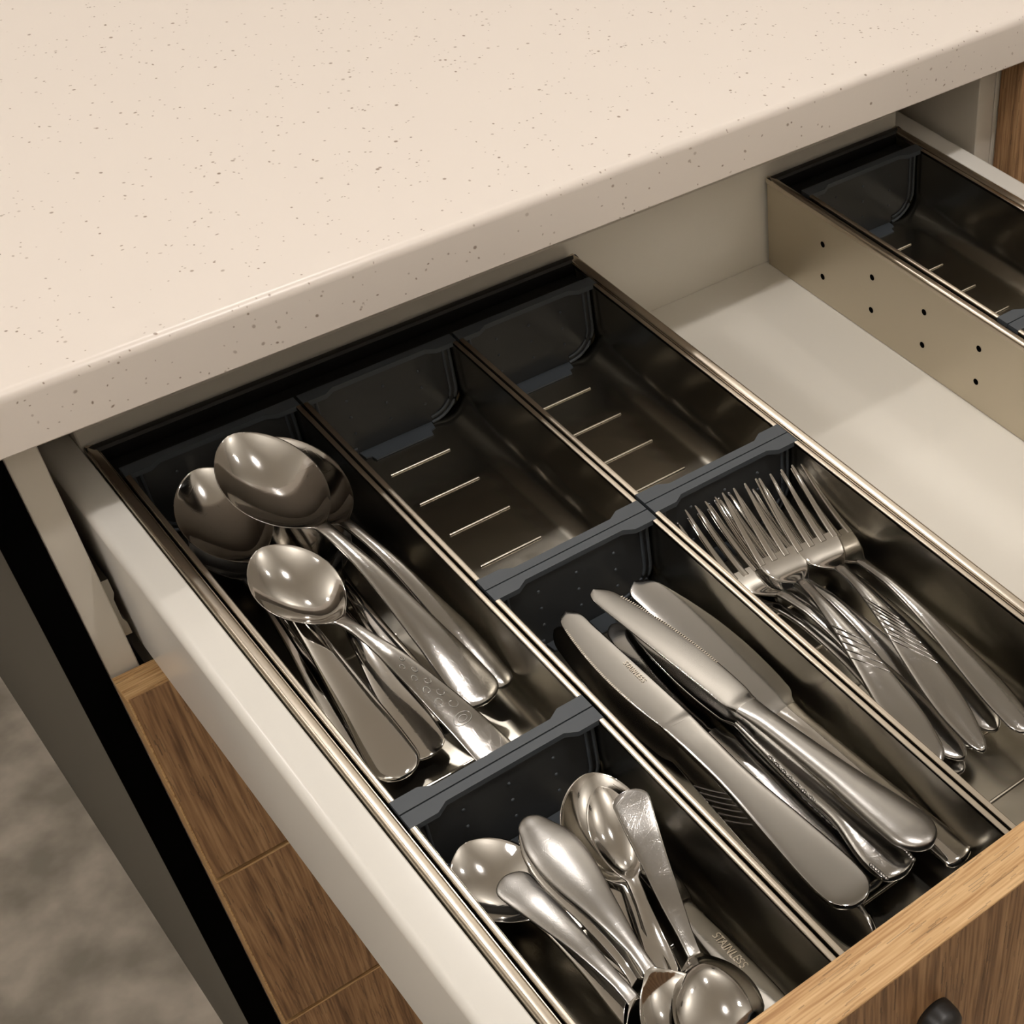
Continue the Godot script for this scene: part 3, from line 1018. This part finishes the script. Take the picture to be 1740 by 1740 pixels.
	t = lay("table_knife", "ornate knife with beaded relief on its handle, left of the fat bright handle", "knife", kn, Vector3(0.1628, -0.0300, 0.2515), Vector3(0.1600, -0.0230, 0.4644))
	knife(t, d)
	beads(t, d, 0.58, 0.74, M.satin)
	beads(t, d, 0.94, 0.99, M.satin)
	d = {"l": 0.214, "blade": 0.100, "hw": 0.0096, "left_edge": false, "arch": karch, "tip": 0.012, "handle": [[0.46, 0.0060], [0.55, 0.0056], [0.75, 0.0080], [0.92, 0.0112], [1.0, 0.0108]], "body": [[0.46, 0.0040], [0.80, 0.0066], [1.0, 0.0070]], "m2": M.satin}
	knife(lay("table_knife", "knife under the fat bright handle, its rounded end poking out towards the drawer front", "knife", kn, Vector3(0.1693, -0.0360, 0.2381), Vector3(0.1732, -0.0270, 0.4743)), d)
	d = {"l": 0.210, "blade": 0.098, "hw": 0.0090, "left_edge": true, "arch": karch, "tip": 0.004, "handle": [[0.46, 0.0054], [0.60, 0.0060], [0.90, 0.0080], [1.0, 0.0076]], "body": [[0.46, 0.0040], [0.80, 0.0060], [1.0, 0.0060]], "m2": M.polished}
	t = lay("table_knife", "bottom knife with a ribbed tip between the two broad flat handle ends", "knife", kn, Vector3(0.1386, -0.0420, 0.2431), Vector3(0.1442, -0.0410, 0.4681))
	knife(t, d)
	grooves(t, d, 0.94, 0.985, 3, 0.0, M.satin)

	# ---------------- forks
	var farch := [[0.0, 0.0], [0.07, -0.0052], [0.14, -0.0095], [0.21, -0.0122], [0.28, -0.0118], [0.35, -0.0062], [0.45, -0.0005], [0.60, 0.0030], [0.80, 0.0022], [1.0, 0.0]]
	var fh := [[0.26, 0.0040], [0.36, 0.0029], [0.48, 0.0036], [0.70, 0.0070], [0.86, 0.0092], [0.96, 0.0078], [1.0, 0.0055]]
	d = {"l": 0.202, "hw": 0.0128, "thick": 0.0026, "crown": 0.0010, "tip": 0.009, "handle": fh, "arch": farch, "m": M.polished, "m2": M.worn}
	t = lay("fork", "fork lying in the middle of the pile, wide polished pointed handle, dark shiny head", "fork", fk, Vector3(0.2494, -0.0070, 0.2317), Vector3(0.2133, -0.0220, 0.4186), 6.0)
	fork(t, d)
	grooves(t, d, 0.56, 0.70, 5, 0.08, M.worn)
	var g := d.duplicate()
	g.handle = [[0.30, 0.0038], [0.40, 0.0028], [0.52, 0.0040], [0.70, 0.0072], [0.86, 0.0078], [1.0, 0.0040]]
	t = lay("fork", "uppermost fork nearest the right tray wall, handle with slanting engraved lines", "fork", fk, Vector3(0.2692, -0.0040, 0.2376), Vector3(0.2346, -0.0240, 0.4333), 4.0)
	fork(t, g)
	grooves(t, g, 0.52, 0.70, 8, 0.11, M.worn)
	t = lay("fork", "leftmost fork, its tines leaning on the wall beside the knives", "fork", fk, Vector3(0.2272, -0.0100, 0.2273), Vector3(0.2292, -0.0330, 0.4329), -6.0)
	fork(t, d)
	g = d.duplicate()
	g.handle = [[0.30, 0.0036], [0.40, 0.0027], [0.60, 0.0046], [0.85, 0.0060], [1.0, 0.0050]]
	fork(lay("fork", "fork nested under the leftmost fork, only tine tips and handle edge showing", "fork", fk, Vector3(0.2386, -0.0170, 0.2227), Vector3(0.2325, -0.0400, 0.4356), 2.0), g)
	fork(lay("fork", "fork stacked directly below the middle one, tine tips just left of its own", "fork", fk, Vector3(0.2488, -0.0170, 0.2236), Vector3(0.2412, -0.0380, 0.4368)), d)
	g = d.duplicate()
	g.l = 0.206
	g.handle = [[0.30, 0.0036], [0.40, 0.0027], [0.60, 0.0044], [0.85, 0.0076], [1.0, 0.0066]]
	fork(lay("fork", "fork at the right whose handle runs furthest towards the drawer front's right", "fork", fk, Vector3(0.2800, -0.0120, 0.2328), Vector3(0.2632, -0.0300, 0.4348), 0.0), g)
	fork(lay("fork", "fork under the rightmost handle, lower right in the fork tray", "fork", fk, Vector3(0.2747, -0.0220, 0.2208), Vector3(0.2566, -0.0420, 0.4407)), d)

	fork(lay("fork", "bottom fork along the left wall of the fork tray, mostly covered", "fork", fk, Vector3(0.2247, -0.0200, 0.2226), Vector3(0.2302, -0.0440, 0.4240), -4.0), g)

	# ---------------- teaspoons and other small pieces
	var tsarch := [[0.0, 0.0012], [0.15, 0.0], [0.30, 0.0005], [0.42, 0.004], [0.60, 0.006], [0.82, 0.004], [1.0, 0.0]]
	var tw := [[0.28, 0.0036], [0.40, 0.0026], [0.60, 0.0042], [0.80, 0.0068], [0.93, 0.0080], [1.0, 0.0074]]
	var point := [[0.28, 0.0034], [0.40, 0.0028], [0.58, 0.0062], [0.76, 0.0104], [0.88, 0.0100], [1.0, 0.0050]]
	var u := {"l": 0.140, "bowl": 0.049, "hw": 0.0178, "depth": 0.0070, "thick": 0.0021, "crown": 0.0008, "tip": 0.006, "handle": tw, "arch": tsarch, "m": M.polished, "m2": M.polished}
	spoon(lay("teaspoon", "teaspoon with the leftmost bowl, top of a nested stack against the tray side", "teaspoon", ts, Vector3(0.0257, -0.0250, 0.3287), Vector3(0.0371, -0.0340, 0.4415), 3.0), u)
	spoon(lay("teaspoon", "second teaspoon of the nested stack, rim showing under the leftmost bowl", "teaspoon", ts, Vector3(0.0269, -0.0290, 0.3263), Vector3(0.0413, -0.0400, 0.4375), 3.0), u)
	spoon(lay("teaspoon", "lowest teaspoon of the nested stack, resting on the tray floor", "teaspoon", ts, Vector3(0.0281, -0.0330, 0.3239), Vector3(0.0456, -0.0460, 0.4327), 3.0), u)
	var v := u.duplicate()
	v.l = 0.124
	v.bowl = 0.044
	v.m2 = M.satin
	spoon(lay_back("teaspoon", "reversed teaspoon with a dull grey round handle end over the leftmost bowl", "teaspoon", ts, Vector3(0.0277, -0.0130, 0.3619), Vector3(0.0355, -0.0200, 0.4277), 0.124, 0.0), v)
	v = u.duplicate()
	v.l = 0.140
	v.handle = point
	v.tip = 0.004
	v.crown = 0.0014
	v.m2 = M.satin
	spoon(lay_back("teaspoon", "reversed teaspoon with the brightest handle, pointed tip and glaring white reflection", "teaspoon", ts, Vector3(0.0486, -0.0060, 0.3465), Vector3(0.0481, -0.0140, 0.4192), 0.140, 0.0), v)
	v = u.duplicate()
	v.l = 0.138
	v.handle = point
	spoon(lay_back("teaspoon", "reversed teaspoon directly beneath the glaring handle, showing as a thin lower edge", "teaspoon", ts, Vector3(0.0486, -0.0110, 0.3452), Vector3(0.0443, -0.0200, 0.4146), 0.138, 0.0), v)
	v = u.duplicate()
	v.l = 0.118
	v.bowl = 0.044
	v.hw = 0.0103
	v.depth = 0.0050
	spoon(lay("teaspoon", "smallest spoon with a narrow pointed bowl facing up, near the grey divider", "teaspoon", ts, Vector3(0.0806, -0.0050, 0.3534), Vector3(0.0591, -0.0320, 0.4282), 4.0), v)
	v = u.duplicate()
	v.l = 0.130
	v.handle = [[0.28, 0.0034], [0.40, 0.0028], [0.60, 0.0048], [0.75, 0.0060], [0.90, 0.0076], [1.0, 0.0086]]
	v.tip = 0.006
	v.crown = 0.0003
	v.m2 = M.worn
	spoon(lay_back("teaspoon", "reversed spoon with the long flat grey handle, rightmost in the pile", "teaspoon", ts, Vector3(0.0891, -0.0050, 0.3626), Vector3(0.0631, -0.0200, 0.4553), 0.130, 180.0), v)
	v = u.duplicate()
	v.l = 0.150
	v.bowl = 0.056
	v.hw = 0.0190
	v.depth = 0.0080
	spoon(lay("teaspoon", "dark bowled spoon tilted against the grey divider behind the smallest spoon", "teaspoon", ts, Vector3(0.0835, -0.0110, 0.3403), Vector3(0.0506, -0.0340, 0.4408), -10.0), v)
	v = u.duplicate()
	v.l = 0.120
	v.handle = tw
	spoon(lay_back("teaspoon", "reversed teaspoon in the middle of the pile, half hidden by the smallest spoon", "teaspoon", ts, Vector3(0.0581, -0.0240, 0.3892), Vector3(0.0488, -0.0340, 0.4393), 0.110, 180.0), v)
	g = {"l": 0.140, "hw": 0.0088, "thick": 0.0020, "crown": 0.0006, "tip": 0.005, "handle": [[0.30, 0.0034], [0.40, 0.0025], [0.60, 0.0036], [0.85, 0.0062], [1.0, 0.0050]], "arch": farch, "m": M.polished}
	fork(lay_back("dessert_fork", "small fork low in the pile, its tines near the drawer front", "fork", ts, Vector3(0.0713, -0.0400, 0.3577), Vector3(0.0604, -0.0340, 0.4392), 0.130, 0.0), g)
	d = {"l": 0.126, "blade": 0.050, "hw": 0.0080, "left_edge": false, "arch": karch, "tip": 0.006, "handle": [[0.46, 0.0050], [0.60, 0.0060], [0.85, 0.0072], [1.0, 0.0068]], "body": [[0.46, 0.0024], [0.80, 0.0030], [1.0, 0.0030]], "flat": 0.2, "m2": M.blade}
	t = lay("butter_knife", "small knife with raised lettering, along the right wall of the teaspoon tray", "knife", ts, Vector3(0.0855, -0.0420, 0.3594), Vector3(0.0786, -0.0240, 0.4765), -8.0)
	knife(t, d)
	lettering(t, "STAINLESS", Vector3(0.0018, 0.0017, 0.084), 0.0036, -PI / 2, M.slot)
